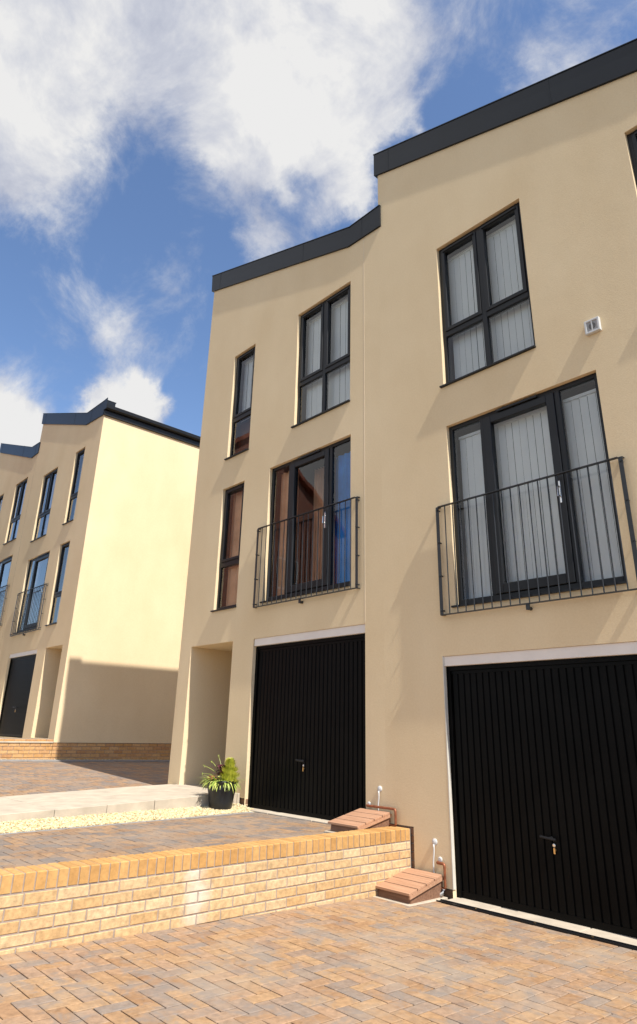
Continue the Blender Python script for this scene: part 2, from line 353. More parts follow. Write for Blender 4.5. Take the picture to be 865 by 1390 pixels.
def win_double(parent, off, x0, x1, z0, z1, Y, tr=.126*S, dress='blind', glass='glass', label=None):
    """2 x 2 window: two tall sashes over two fixed lights"""
    y0 = Y+REC; y1 = y0+.07; xm = (x0+x1)/2-.005; zt = z0+tr
    mb = MB(off); frame_rect(mb, x0, x1, z0, z1, .045, y0, y1)
    mb.box(xm-.032, xm+.032, y0-.004, y1+.003, z0+.045, z1-.045)
    mb.box(x0+.045, xm-.032, y0-.003, y1, zt-.035, zt+.035); mb.box(xm+.032, x1-.045, y0-.003, y1, zt-.035, zt+.035)
    w = mb.build('window', M['frame'], parent, bevel=.004)
    if label: w['label'] = label
    for a, b in ((x0+.045, xm-.032), (xm+.032, x1-.045)):
        sb = MB(off); frame_rect(sb, a+.002, b-.002, zt+.037, z1-.047, .05, y0-.016, y1-.012); sb.build('sash', M['frame'], w, bevel=.005)
        tv = MB(off); tv.box(a+.03, b-.03, y0-.034, y0-.018, z1-.085, z1-.062); tv.build('trickle_vent', M['frame'], w, bevel=.003)
    for a, b, c, d in ((x0+.045, xm-.032, z0+.045, zt-.035), (xm+.032, x1-.045, z0+.045, zt-.035), (x0+.09, xm-.075, zt+.08, z1-.092), (xm+.075, x1-.09, zt+.08, z1-.092)):
        gb = MB(off); gb.quad((a-.005, y0+.02, c-.005), (b+.005, y0+.02, c-.005), (b+.005, y0+.02, d+.005), (a-.005, y0+.02, d+.005)); gb.build('pane', M[glass], w, recalc=False)
    if dress == 'blind': blind(w, off, x0+.03, x1-.03, z0+.02, z1-.12, y1+.09, M['blind'])
    elif dress == 'sheer': blind(w, off, x0+.03, x1-.03, z0+.02, z1-.10, y1+.09, M['blind'], slat=.127, turn=.12)
    elif dress == 'half': blind(w, off, x0+.03, xm-.02, z0+.02, z1-.10, y1+.09, M['blind'], slat=.127, turn=.12)
    sill(w, off, x0, x1, z0, Y); roombox(w, off, x0, x1, z0, z1, y1+.001, M['room'])
    return w
def win_narrow(parent, off, x0, x1, z0, z1, Y, tr=.126*S, dress='blind', glass='glass', label=None):
    y0 = Y+REC; y1 = y0+.07; zt = z0+tr
    mb = MB(off); frame_rect(mb, x0, x1, z0, z1, .045, y0, y1); mb.box(x0+.045, x1-.045, y0-.003, y1, zt-.04, zt+.04)
    w = mb.build('window', M['frame'], parent, bevel=.004)
    if label: w['label'] = label
    sb = MB(off); frame_rect(sb, x0+.047, x1-.047, zt+.042, z1-.047, .045, y0-.016, y1-.012); sb.build('sash', M['frame'], w, bevel=.005)
    tv = MB(off); tv.box(x0+.09, x1-.09, y0-.034, y0-.018, z1-.085, z1-.062); tv.build('trickle_vent', M['frame'], w, bevel=.003)
    for a, b, c, d in ((x0+.045, x1-.045, z0+.045, zt-.04), (x0+.088, x1-.088, zt+.083, z1-.088)):
        gb = MB(off); gb.quad((a-.005, y0+.02, c-.005), (b+.005, y0+.02, c-.005), (b+.005, y0+.02, d+.005), (a-.005, y0+.02, d+.005)); gb.build('pane', M[glass], w, recalc=False)
    if dress == 'blind': blind(w, off, x0+.03, x1-.03, z0+.02, z1-.10, y1+.09, M['blind'])
    elif dress == 'top_blind':
        blind(w, off, x0+.03, x1-.03, zt+.02, z1-.09, y1+.09, M['blind'], slat=.127, turn=.12)
        p = MB(off); p.box(x0+.02, x1-.02, y1+.10, y1+.13, z0, zt-.01); p.build('cupboard_back', M['darkwood'], w)
        q = MB(off); q.box(x1-.20, x1-.16, y1+.05, y1+.09, z0+.2, z0+.42); q.build('catch', M['chrome'], w, bevel=.006)
    elif dress == 'curtain':
        curtain(w, off, x0+.04, x1-.12, z0+.02, z1-.05, y1+.08, M['terra'], .012, 3)
        curtain(w, off, x1-.15, x1-.0, z0+.02, z1-.05, y1+.12, M['darkwood'], .02, 3)
    sill(w, off, x0, x1, z0, Y); roombox(w, off, x0, x1, z0, z1, y1+.001, M['room'])
    return w
def win_door(parent, off, x0, x1, z0, z1, Y, dress='blind', glass='glass', sl=(.074, .074), label=None, blue=False):
    """balcony door with a fixed light on each side; sl = widths (units) to the door leaf on each side"""
    y0 = Y+REC; y1 = y0+.07; f = .05
    a = x0 + sl[0]*S; b = x1 - (sl[1]*S if sl[1] else f-.02)
    mb = MB(off); frame_rect(mb, x0, x1, z0, z1, f, y0, y1, wb=.06)
    mb.box(a, a+.055, y0-.003, y1, z0+.06, z1-f)
    if sl[1]: mb.box(b-.055, b, y0-.003, y1, z0+.06, z1-f)
    w = mb.build('balcony_door', M['frame'], parent, bevel=.004)
    if label: w['label'] = label
    l0 = a+.058; l1 = (b-.058) if sl[1] else x1-f-.003
    db = MB(off); frame_rect(db, l0, l1, z0+.064, z1-f-.004, .09, y0-.018, y1-.01, wb=.10, wt=.085); leaf = db.build('door_leaf', M['frame'], w, bevel=.006)
    tv = MB(off); tv.box(l0+.18, l1-.18, y0-.038, y0-.019, z1-.045, z1-.02); tv.build('trickle_vent', M['frame'], w, bevel=.003)
    hb = MB(off); hx = l1-.045; hz = z0+.168*S; hb.box(hx-.012, hx+.012, y0-.030, y0-.019, hz-.12, hz+.11); hb.tube([(hx, y0-.03, hz+.05), (hx, y0-.055, hz+.05), (hx-.0, y0-.06, hz+.04), (hx-.004, y0-.06, hz-.06)], .010); hb.tube([(hx, y0-.03, hz-.05), (hx, y0-.045, hz-.05)], .012)
    hb.build('handle', M['chrome'], w, bevel=.003)
    panes = [(x0+f, a, z0+.06, z1-f), (l0+.09, l1-.09, z0+.164, z1-f-.089)]
    if sl[1]: panes.append((b, x1-f, z0+.06, z1-f))
    for p, q, c, d in panes:
        gb = MB(off); gb.quad((p-.004, y0+.02, c-.004), (q+.004, y0+.02, c-.004), (q+.004, y0+.02, d+.004), (p-.004, y0+.02, d+.004)); gb.build('pane', M[glass], w, recalc=False)
    if dress == 'blind': blind(w, off, x0+.03, x1-.03, z0+.03, z1-.13, y1+.09, M['blind'])
    elif dress == 'mixed':
        curtain(w, off, x0+.03, a+.03, z0+.02, z1-.05, y1+.10, M['terra'], .02, 4)
        curtain(w, off, b-.05, x1-.03, z0+.02, z1-.16, y1+.05, M['blue'], .015, 4)
        curtain(w, off, l0+.05, l0+.30, z0+.02, z1-.06, y1+.35, M['terra'], .03, 4)
    elif dress == 'part': curtain(w, off, x0+.03, a+.08, z0+.02, z1-.05, y1+.10, M['blind'], .02, 4)
    sill(w, off, x0, x1, z0, Y, horn=.04, proj=.03); roombox(w, off, x0, x1, z0, z1, y1+.001, M['room'])
    return w

def railing(parent, off, x0, x1, z0, z1, Y, n=19, p=.048):
    """Juliet balustrade: flat top and bottom bars returned to the wall, end stiles bolted on, thin bars"""
    yf = Y-p; t = .008
    mb = MB(off)
    root = None
    for z in (z1, z0):
        mb = MB(off)
        mb.box(x0+.02, x1-.02, yf-.02, yf+.02, z-t/2, z+t/2)
        for xa, xb in ((x0, x0+.02), (x1, x1-.02)):
            mb.prismx([(Y-.001, z-t/2), (Y-.001, z+t/2), (yf, z+t/2), (yf, z-t/2)], xa-.02, xa+.02)
        if root is None: root = mb.build('balcony_railing', M['rail'], parent)
        else: mb.build('bottom_bar', M['rail'], root)
    for x in (x0, x1):
        s = MB(off); s.box(x-.02, x+.02, yf-.004, yf+.004, z0+t/2+.001, z1-t/2-.001)
        s.build('end_post', M['rail'], root)
        for i in range(4):
            k = MB(off); zc = z0+(z1-z0)*(.04+.31*i); k.tube([(x, yf-.016, zc), (x, yf-.0045, zc), (x, yf+.005, zc), (x, Y-.001, zc)], [.012, .012, .009, .009], 6)
            k.build('bolt', M['rail'], root)
    for i in range(1, n+1):
        x = x0+(x1-x0)*i/(n+1); b = MB(off); b.tube([(x, yf, z0+t/2), (x, yf, z1-t/2)], .0065, 6, cap=False); b.build('baluster', M['rail'], root, smooth=True)
    k = MB(off); xm = (x0+x1)/2-.02; k.box(xm-.02, xm+.02, yf-.01, yf+.0, z0-.06, z0-t/2-.001); k.tube([(xm, yf, z0-.045), (xm, Y-.001, z0-.045)], .018, 8); k.build('bracket', M['rail'], root)
    return root

def garage(parent, off, x0, x1, zf, zh, zt, Y, n=28, hx=None, hz=None):
    """up-and-over door with vertical ribs; zf floor, zh underside of lintel, zt top of lintel"""
    yd = Y+.075
    lb = MB(off); lb.box(x0+.01, x1-.001, Y+.012, Y+.20, zh, zt-.001); lb.build('lintel', M['lintel'], parent, bevel=.004)
    fb = MB(off); fb.box(x0+.001, x0+.05, yd-.02, yd+.05, zf+.01, zh-.001); fb.box(x1-.05, x1-.001, yd-.02, yd+.05, zf+.01, zh-.001); fb.box(x0+.05, x1-.05, yd-.02, yd+.05, zh-.045, zh-.001); fb.build('door_frame', M['door'], parent)
    a, b = x0+.053, x1-.053; c, d = zf+.02, zh-.048; w = (b-a)/n
    db = MB(off); pts = []
    for i in range(n):
        s = a+i*w; pts += [(s, yd+.014), (s+w*.10, yd+.014), (s+w*.20, yd), (s+w*.90, yd)]
    pts.append((b, yd+.014))
    for (xa, ya), (xb, yb) in zip(pts, pts[1:]): db.quad((xa, ya, c+.05), (xb, yb, c+.05), (xb, yb, d-.03), (xa, ya, d-.03))
    db.box(a, b, yd-.004, yd+.03, c, c+.05); db.box(a, b, yd-.004, yd+.03, d-.03, d)
    g = db.build('garage_door', M['door'], parent, recalc=False)
    hb = MB(off); hb.tube([(hx, yd, hz), (hx, yd-.05, hz)], .012, 8); hb.tube([(hx-.085, yd-.05, hz+.006), (hx+.06, yd-.05, hz-.006)], .011, 8); hb.build('handle', M['channel'], g, smooth=False)
    kb = MB(off); kb.lathe((hx+.02, yd-.002, hz-.055), [(.014, 0), (.014, .012), (.008, .014)], 12, 'y'); kb.build('lock', M['chrome'], g)
    kk = MB(off); kk.lathe((hx+.022, yd-.002, hz-.09), [(.010, 0), (.010, .010), (.006, .012)], 10, 'y'); kk.box(hx+.014, hx+.030, yd-.02, yd-.012, hz-.12, hz-.075); kk.build('key', M['brass'], g)

def fascia(parent, off, bot, top, Y, t=.03, name='roof_fascia'):
    """metal verge trim following the roof profile; bot, top lists of (x,z)"""
    y0 = Y-t; mb = MB(off)
    for (b0, b1, t0, t1) in zip(bot, bot[1:], top, top[1:]):
        mb.prism([b0, b1, t1, t0], y0, Y+.25)
    o = mb.build(name, M['fascia'], parent)
    # capping lip and seams
    lp = MB(off)
    for t0, t1 in zip(top, top[1:]): lp.prism([(t0[0]-.008, t0[1]+.002), (t1[0]+.004, t1[1]+.002), (t1[0]+.004, t1[1]+.016), (t0[0]-.008, t0[1]+.016)], y0-.008, Y+.27)
    lp.build('capping', M['fascia'], o)
    n_seam = []
    for (b0, b1, t0, t1) in zip(bot, bot[1:], top, top[1:]):
        L_ = abs(b1[0]-b0[0]); k = 2.6; x = min(b0[0], b1[0])+.30
        while x < max(b0[0], b1[0])-.1:
            f = (x-b0[0])/(b1[0]-b0[0]); zb = b0[1]+(b1[1]-b0[1])*f; zt_ = t0[1]+(t1[1]-t0[1])*f
            sm = MB(off); sm.box(x, x+.004, y0-.003, y0-.0005, zb+.004, zt_-.004); sm.build('seam', M['fascia'], o); x += k
    return o

def body(parent, off, x0, x1, Y, depth, zlow, prof, sides=(True, True)):
    """side and rear walls and the roof deck"""
    mb = MB(off); y0, y1 = Y, Y+depth
    za, zb = prof_z(prof, x0), prof_z(prof, x1)
    if sides[0]: mb.quad((x0, y0, zlow[0]), (x0, y1, zlow[0]), (x0, y1, za), (x0, y0, za))
    if sides[1]: mb.quad((x1, y0, zlow[1]), (x1, y1, zlow[1]), (x1, y1, zb), (x1, y0, zb))
    pts = [(x0, za)] + [p for p in prof if x0 < p[0] < x1] + [(x1, zb)]
    zl = min(zlow)
    for (a, c), (b, d) in zip(pts, pts[1:]): mb.quad((a, y1, zl), (b, y1, zl), (b, y1, d), (a, y1, c))
    mb.build('side_wall', M['stucco'], parent, recalc=False)
    rb = MB(off)
    for (a, c), (b, d) in zip(pts, pts[1:]): rb.prism([(a, c+.004), (b, d+.004), (b, d+.10), (a, c+.10)], y0+.26, y1+.05)
    rb.build('roof', M['roofgrey'], parent)

def porch(parent, off, x0, x1, z0, z1, Y, d):
    mb = MB(off); mb.quad((x0, Y+d, z0), (x1, Y+d, z0), (x1, Y+d, z1), (x0, Y+d, z1)); mb.build('porch_wall', M['stucco'], parent, recalc=False)
    db = MB(off); db.box(x0+.12, x1-.12, Y+d-.045, Y+d-.003, z0+.03, z0+2.03); dr = db.build('front_door', M['frame'], parent, bevel=.006)
    hb = MB(off); hb.box(x1-.22, x1-.19, Y+d-.075, Y+d-.046, z0+.95, z0+1.12); hb.build('handle', M['chrome'], dr, bevel=.004)

u = lambda a: a*S
Y1 = S
PD = 1.1
# ---------- house C (middle of photo)
hc = empty('terraced_house', (u(-1.30), Y1, zz(-.167)), 'rendered house in the middle, with terracotta and blue curtains behind its balcony door', 'house', 'rendered terraced houses')
oc = hc.location.copy()
profC = [(u(-1.684), zz(1.462)), (u(-1.008), zz(1.240)), (u(-.905), zz(1.238))]
CW = dict(U1=(-1.215, -1.005, .752, 1.103), U0=(-1.522, -1.414, .750, 1.100), L0=(-1.530, -1.424, .302, .655), DR=(-1.310, -1.002, .300, .660))
holesC = [(u(a), u(b), zz(c), zz(d), REC+.07) for a, b, c, d in CW.values()]
holesC.append((u(-1.627), u(-1.428), zz(-.139), zz(.212), PD)); holesC.append((u(-1.340), u(-.957), zz(-.170), zz(.211), .25))
fb = MB(oc); facade(fb, Y1, u(-1.684), u(-.905), [(u(-1.684), u(-1.428), zz(-.139)), (u(-1.428), u(-.905), zz(-.147))], profC, holesC); fb.build('front_wall', M['stucco'], hc, recalc=False)
body(hc, oc, u(-1.684), u(-.905), Y1, 9.0, (zz(-.139), zz(-.15)), profC, (True, False))
fascia(hc, oc, [(u(-1.694), zz(1.440)), (u(-1.011), zz(1.216)), (u(-.896), zz(1.211))], [(u(-1.699), zz(1.508)), (u(-1.006), zz(1.276)), (u(-.896), zz(1.276))], Y1)
sv = MB(oc); sv.box(u(-1.694), u(-1.684)-.001, Y1+.251, Y1+9, zz(1.44), zz(1.508)); sv.build('side_fascia', M['fascia'], hc)
win_double(hc, oc, u(CW['U1'][0]), u(CW['U1'][1]), zz(CW['U1'][2]), zz(CW['U1'][3]), Y1, dress='sheer', label='top floor window with pale blinds')
win_narrow(hc, oc, u(CW['U0'][0]), u(CW['U0'][1]), zz(CW['U0'][2]), zz(CW['U0'][3]), Y1, dress='top_blind', label='narrow top floor window with dark brown lower pane')
win_narrow(hc, oc, u(CW['L0'][0]), u(CW['L0'][1]), zz(CW['L0'][2]), zz(CW['L0'][3]), Y1, dress='curtain', glass='glass', label='narrow middle floor window with terracotta curtain')
win_door(hc, oc, u(CW['DR'][0]), u(CW['DR'][1]), zz(CW['DR'][2]), zz(CW['DR'][3]), Y1, dress='mixed', glass='glass', sl=(.072, .072))
railing(hc, oc, u(-1.336), u(-.974), zz(.287), zz(.493), Y1)
garage(hc, oc, u(-1.340), u(-.957), zz(-.170), zz(.193), zz(.211), Y1, hx=u(-1.155), hz=zz(-.060))
porch(hc, oc, u(-1.627), u(-1.428), zz(-.139), zz(.212), Y1, PD)
jb_ = MB(oc); jb_.box(u(-.9575), u(-.9565), Y1-.002, Y1+.001, zz(.215), zz(1.222)); jb_.build('movement_joint', simple('joint_bead', (.72, .60, .45), .8), hc)
def plinth(parent, off, xa, ln, rows, z0, shift=0.0):
    p = MB(off); brickface(p, (xa, Y1+.012), (1, 0, 0), (0, -1, 0), ln, rows, z0, off=shift); p = p.build('brick_plinth', M['brick_dark'], parent)
    m = MB(off); m.box(xa+.001, xa+ln-.001, Y1+.02, Y1+.10, z0, z0+rows*.075+.006); m.build('mortar', M['mortar'], p)
plinth(hc, oc, u(-1.428), u(.088), 3, zz(-.147)-.225)
plinth(hc, oc, u(-.957), u(.052), 3, zz(-.147)-.225)
# small services on the wall of house C
def services(parent, off, sx, sz, cable_to, pts, name_r=.012, rose=None, trap=None):
    a = MB(off); a.lathe((sx, Y1, sz), [(.030, 0), (.030, .010), (.022, .015), (.008, .02)], 20, 'y'); s = a.build('outlet_cap', M['white'], parent, smooth=False)
    c = MB(off); z1 = sz-.02; n = 10
    c.tube([(sx+.004*math.sin(i*.9)-.02*(i/n)**2*(1 if trap else .6), Y1-.024, z1+(cable_to-z1)*i/n) for i in range(n+1)], .008, 8); c.build('cable', M['white'], s, smooth=True)
    p = MB(off); p.tube(pts, name_r, 10); pp = p.build('copper_pipe', M['copper'], parent, smooth=True)
    r = MB(off); r.lathe((rose[0], Y1, rose[1]), [(.025, 0), (.025, .006), (.016, .012)], 18, 'y'); r.build('pipe_collar', M['white'], pp)
    if trap:
        t = MB(off); t.tube(trap, .016, 10); t.build('waste_pipe', M['white'], pp, smooth=True)
def bend(a, b, c, r=.03, n=5):
    a, b, c = Vector(a), Vector(b), Vector(c); p = b+(a-b).normalized()*r; q = b+(c-b).normalized()*r
    return [tuple((1-t)**2*p+2*t*(1-t)*b+t*t*q) for t in [i/n for i in range(n+1)]]
yy = Y1-.045
P0, P1, P2 = (u(-.948), Y1, zz(-.128)), (u(-.948), yy, zz(-.128)), (u(-.876), yy, zz(-.128)); P3 = (u(-.876), yy, zz(-.155)); P4 = (u(-.893), yy, zz(-.155))
services(hc, oc, u(-.920), zz(-.098), zz(-.150), [P0]+bend(P0, P1, P2, .02)+bend(P1, P2, P3)+bend(P2, P3, P4, .02)+[P4], .013, (u(-.948), zz(-.126)))

# ---------- house D (right)
hd = empty('terraced_house', (u(-.45), Y1, 0), 'rendered house on the right, with closed white blinds and a wall vent', 'house', 'rendered terraced houses')
od = hd.location.copy()
profD = [(u(-.905), zz(1.416)), (u(-.235), zz(1.176)), (u(-.10), zz(1.176))]
DW = dict(U2=(-.728, -.5145, .681, 1.036), DR=(-.7265, -.411, .222, .587), N=(-.2965, -.190, .681, 1.036), NL=(-.2965, -.190, .232, .587))
holesD = [(u(a), u(b), zz(c), zz(d), REC+.07) for a, b, c, d in DW.values()]
holesD.append((u(-.762), u(-.379), zz(-.25), zz(.133), .25)); holesD.append((u(-.320), u(-.125), zz(-.22), zz(.14), PD))
fb = MB(od); facade(fb, Y1, u(-.905), u(-.10), [(u(-.905), u(-.841), zz(-.153)), (u(-.841), u(-.762), zz(-.236)), (u(-.762), u(-.379), zz(-.25)), (u(-.379), u(-.10), zz(-.236))], profD, holesD); fb.build('front_wall', M['stucco'], hd, recalc=False)
body(hd, od, u(-.905), u(-.10), Y1, 9.0, (zz(-.15), zz(-.25)), profD)
fascia(hd, od, [(u(-.914), zz(1.390)), (u(-.235), zz(1.147)), (u(-.094), zz(1.147))], [(u(-.914), zz(1.463)), (u(-.232), zz(1.218)), (u(-.094), zz(1.218))], Y1)
sv = MB(od); sv.box(u(-.914), u(-.905)-.001, Y1+.251, Y1+9, zz(1.39), zz(1.463)); sv.build('side_fascia', M['fascia'], hd)
win_double(hd, od, *[f(v) for f, v in zip((u, u, zz, zz), DW['U2'])], Y1)
win_door(hd, od, *[f(v) for f, v in zip((u, u, zz, zz), DW['DR'])], Y1)
win_narrow(hd, od, *[f(v) for f, v in zip((u, u, zz, zz), DW['N'])], Y1)
win_narrow(hd, od, *[f(v) for f, v in zip((u, u, zz, zz), DW['NL'])], Y1)
railing(hd, od, u(-.7525), u(-.390), zz(.206), zz(.416), Y1)
garage(hd, od, u(-.762), u(-.379), zz(-.25), zz(.1155), zz(.133), Y1, hx=u(-.583), hz=zz(-.142))
porch(hd, od, u(-.320), u(-.125), zz(-.22), zz(.14), Y1, PD)
tb = MB(od); tb.box(u(-.762)+.0005, u(-.762)+.010, Y1-.002, Y1+.04, zz(-.236), zz(.133)-.001); tb.build('door_trim', M['trim'], hd)
vb = MB(od); vx, vz, vw = u(-.4035), zz(.6685), .077
frame_rect(vb, vx-vw, vx+vw, vz-vw, vz+vw, .022, Y1-.045, Y1-.001); vc = vb.build('wall_vent', M['white'], hd, bevel=.004)
g_ = MB(od); g_.box(vx-vw+.02, vx+vw-.02, Y1-.036, Y1-.004, vz-vw+.023, vz+vw-.023); gl = g_.build('vent_back', simple('vent_grey', (.33, .32, .31), .6), vc)
g_ = MB(od); g_.lathe((vx, Y1-.0365, vz), [(.036, 0), (.036, .002), (.033, .003)], 20, 'y'); g_.build('vent_opening', simple('vent_dark', (.13, .125, .12), .7), vc)
g_ = MB(od); g_.box(vx-.006, vx+.006, Y1-.044, Y1-.0365, vz-vw+.022, vz+vw-.022); g_.build('vent_bar', M['white'], vc)
plinth(hd, od, u(-.905), u(.064), 8, zz(-.153)-.60, .05)
plinth(hd, od, u(-.841), u(.079), 2, zz(-.236)-.15, .1)
plinth(hd, od, u(-.379), u(.059), 2, zz(-.236)-.15, .1)
plinth(hd, od, u(-.125), u(.025), 2, zz(-.236)-.15, .1)
P0, P1, P2 = (u(-.787), Y1, zz(-.200)), (u(-.787), yy, zz(-.200)), (u(-.771), yy, zz(-.200)); P3 = (u(-.771), yy, zz(-.236)); P4 = (u(-.782), yy, zz(-.236))
services(hd, od, u(-.795), zz(-.171), zz(-.224), [P0]+bend(P0, P1, P2, .02)+bend(P1, P2, P3, .025)+bend(P2, P3, P4, .02)+[P4], .013, (u(-.785), zz(-.196)),
         trap=[(u(-.787), yy, zz(-.232)), (u(-.784), yy-.01, zz(-.242)), (u(-.779), yy-.02, zz(-.2455)), (u(-.7745), yy-.02, zz(-.242)), (u(-.7735), yy-.01, zz(-.236))])

# ---------- left building: house 1 (with cream side wall) and house 2
K = 1.06; Y2 = S*K; v = lambda a: a*S*K
def zk(z): return (z*K+ZB)*S
h1 = empty('terraced_house', (v(-2.85), Y2, zk(-.05)), 'end terrace house across the side drive with a sunlit blank cream side wall', 'house', 'rendered terraced houses')
o1 = h1.location.copy()
prof1 = [(v(-3.270), zk(1.490)), (v(-2.672), zk(1.277)), (v(-2.490), zk(1.262))]
W1 = dict(N=(-2.743, -2.642, .806, 1.141), W=(-3.115, -2.936, .800, 1.131), NL=(-2.743, -2.641, .378, .716), DR=(-3.115, -2.852, .378, .711))
holes1 = [(v(a), v(b), zk(c), zk(d), REC+.07) for a, b, c, d in W1.values()]
holes1.append((v(-2.712), v(-2.545), zk(-.046), zk(.286), PD)); holes1.append((v(-3.130), v(-2.802), zk(-.050), zk(.288), .25))
fb = MB(o1); facade(fb, Y2, v(-3.270), v(-2.490), [(v(-3.27), v(-2.49), zk(-.058))], prof1, holes1); fb.build('front_wall', M['stucco'], h1, recalc=False)
body(h1, o1, v(-3.270), v(-2.490), Y2, 9.0, (zk(-.058), zk(-.058)), prof1)
fascia(h1, o1, [(v(-3.281), zk(1.467)), (v(-2.668), zk(1.252)), (v(-2.484), zk(1.240))], [(v(-3.285), zk(1.528)), (v(-2.672), zk(1.311)), (v(-2.484), zk(1.308))], Y2)
for nm, d_, ty in (('W', 'half', win_double), ('N', 'blind', win_narrow), ('NL', 'blind', win_narrow)):
    a, b, c, d = W1[nm]; ty(h1, o1, v(a), v(b), zk(c), zk(d), Y2, tr=.125*S, dress=d_, glass='glass_strong' if nm == 'W' else 'glass')
a, b, c, d = W1['DR']; win_door(h1, o1, v(a), v(b), zk(c), zk(d), Y2, dress='part', glass='glass_strong', sl=(.075, 0))
railing(h1, o1, v(-3.140), v(-2.805), zk(.366), zk(.556), Y2, n=17)
garage(h1, o1, v(-3.130), v(-2.802), zk(-.050), zk(.271), zk(.288), Y2, n=26, hx=v(-2.965), hz=zk(.065))
porch(h1, o1, v(-2.712), v(-2.545), zk(-.046), zk(.286), Y2, PD)
xs_ = v(-2.490)
gb = MB(o1); gb.box(xs_+.001, xs_+.045, Y2-.03, Y2+9, zk(1.238), zk(1.262)+.10); sf = gb.build('side_fascia', M['gutter'], h1, bevel=.004)
gb = MB(o1); gb.prism([(xs_+.046, zk(1.262)+.115), (xs_+.052, zk(1.262)+.03), (xs_+.10, zk(1.262)-.005), (xs_+.15, zk(1.262)+.03), (xs_+.16, zk(1.262)+.115), (xs_+.15, zk(1.262)+.115), (xs_+.14, zk(1.262)+.04), (xs_+.10, zk(1.262)+.01), (xs_+.06, zk(1.262)+.04), (xs_+.056, zk(1.262)+.115)], Y2-.02, Y2+9.0); gt = gb.build('gutter', M['gutter'], h1)
gb = MB(o1); gb.box(xs_+.0, xs_+.165, Y2-.045, Y2-.031, zk(1.262)-.01, zk(1.262)+.30); gb.build('gutter_end_cap', M['fascia'], h1)
pl = MB(o1); brickface(pl, (xs_-.012, Y2+.004), (0, 1, 0), (1, 0, 0), 9.0, 6, zk(-.058)-.452, course=.075)
pl.build('brick_plinth', M['brick_far'], h1)
mm = MB(o1); mm.box(xs_-.06, xs_-.022, Y2+.01, Y2+9, zk(-.058)-.46, zk(-.058)-.002); mm.build('plinth_mortar', M['mortar'], h1)

h2 = empty('terraced_house', (v(-3.6), Y2, zk(-.0)), 'partly hidden rendered house at the left edge of the photo, its roof stepping down to the next house', 'house', 'rendered terraced houses')
o2 = h2.location.copy(); DZ = .062
h2['label'] = 'rendered house cut off by the left edge of the photo, beyond the cream end wall'
prof2 = [(v(-3.965), zk(1.540)), (v(-3.350), zk(1.318)), (v(-3.271), zk(1.318))]
W2 = dict(W=(-3.525, -3.350, .864, 1.192), N=(-3.820, -3.714, .864, 1.192), DR=(-3.600, -3.352, .440, .780), NL=(-3.820, -3.714, .440, .780))
holes2 = [(v(a), v(b), zk(c), zk(d), REC+.07) for a, b, c, d in W2.values()]
holes2.append((v(-3.63), v(-3.30), zk(.012), zk(.35), .25)); holes2.append((v(-3.88), v(-3.71), zk(.012), zk(.35), PD))
fb = MB(o2); facade(fb, Y2, v(-3.965), v(-3.271), [(v(-3.965), v(-3.271), zk(-.01))], prof2, holes2); fb.build('front_wall', M['stucco'], h2, recalc=False)
body(h2, o2, v(-3.965), v(-3.271), Y2, 9.0, (zk(-.05), zk(-.05)), prof2, (True, False))
fascia(h2, o2, [(v(-3.965), zk(1.512)), (v(-3.345), zk(1.293)), (v(-3.254), zk(1.295))], [(v(-3.968), zk(1.572)), (v(-3.362), zk(1.358)), (v(-3.254), zk(1.352))], Y2)
a, b, c, d = W2['W']; win_double(h2, o2, v(a), v(b), zk(c), zk(d), Y2, tr=.125*S, dress='half', glass='glass_strong')
for nm in ('N', 'NL'):
    a, b, c, d = W2[nm]; win_narrow(h2, o2, v(a), v(b), zk(c), zk(d), Y2, dress='blind')
a, b, c, d = W2['DR']; win_door(h2, o2, v(a), v(b), zk(c), zk(d), Y2, dress='none', glass='glass_strong', sl=(.075, 0))
railing(h2, o2, v(-3.640), v(-3.310), zk(.430), zk(.622), Y2, n=17)
garage(h2, o2, v(-3.63), v(-3.30), zk(.012), zk(.333), zk(.350), Y2, n=26, hx=v(-3.46), hz=zk(.12))
porch(h2, o2, v(-3.88), v(-3.71), zk(.012), zk(.35), Y2, PD)

# ------------------------------------------------------------------ ground works
XW = u(-.848)                  # outer face of the retaining wall
def zD(x, y): return .028*max(0, (u(.97)-y))                   # lower drive rises a little to the street
def zC(x, y): return zz(-.168) - .010*max(0, (Y1-y))            # upper drive
def zS(x, y): return zz(-.124) - max(0, (x-v(-2.49)))*.0285 - .012*(y-Y2) - .05*max(0, u(.95)-y)*max(0, min(1, (x-v(-2.49))/(u(-1.7)-v(-2.49))))   # side drive falls from the far house
def herring(name, x0, x1, y0, y1, zf, mat, sz=.1035, test=None):
    mb = MB((0, 0, 0)); g = .0065; nx = int((x1-x0)/sz)+4; ny = int((y1-y0)/sz)+4
    for i in range(-3, nx):
        for j in range(-3, ny):
            k = (i-j) % 4
            if k == 0: a, b, c, d = i, i+2, j, j+1
            elif k == 2: a, b, c, d = i, i+1, j-1, j+1
            else: continue
            xa, xb, ya, yb = x0+a*sz+g/2, x0+b*sz-g/2, y0+c*sz+g/2, y0+d*sz-g/2
            xa, xb = max(xa, x0), min(xb, x1); ya, yb = max(ya, y0), min(yb, y1)
            if xb-xa < .025 or yb-ya < .025: continue
            if test and not test((xa+xb)/2, (ya+yb)/2): continue
            jb(mb, xa, xb, ya, yb, -.03, 0, .0018, .004, zf)
    o = mb.build(name, mat, recalc=False); tag(o, kind='structure')
    sb = MB((0, 0, 0)); n = 12
    for i in range(n):
        for j in range(n):
            p = [(x0+(x1-x0)*(i+a)/n, y0+(y1-y0)*(j+b)/n) for a, b in ((0, 0), (1, 0), (1, 1), (0, 1))]
            sb.quad(*[(x, y, zf(x, y)-.0075) for x, y in p])
    s = sb.build('paving_bed', M['sand'], recalc=False); tag(s, kind='structure')
    return o
herring('lower_driveway', XW+.0, 2.4, -2.6, u(.9745)-.043, zD, M['pav'])
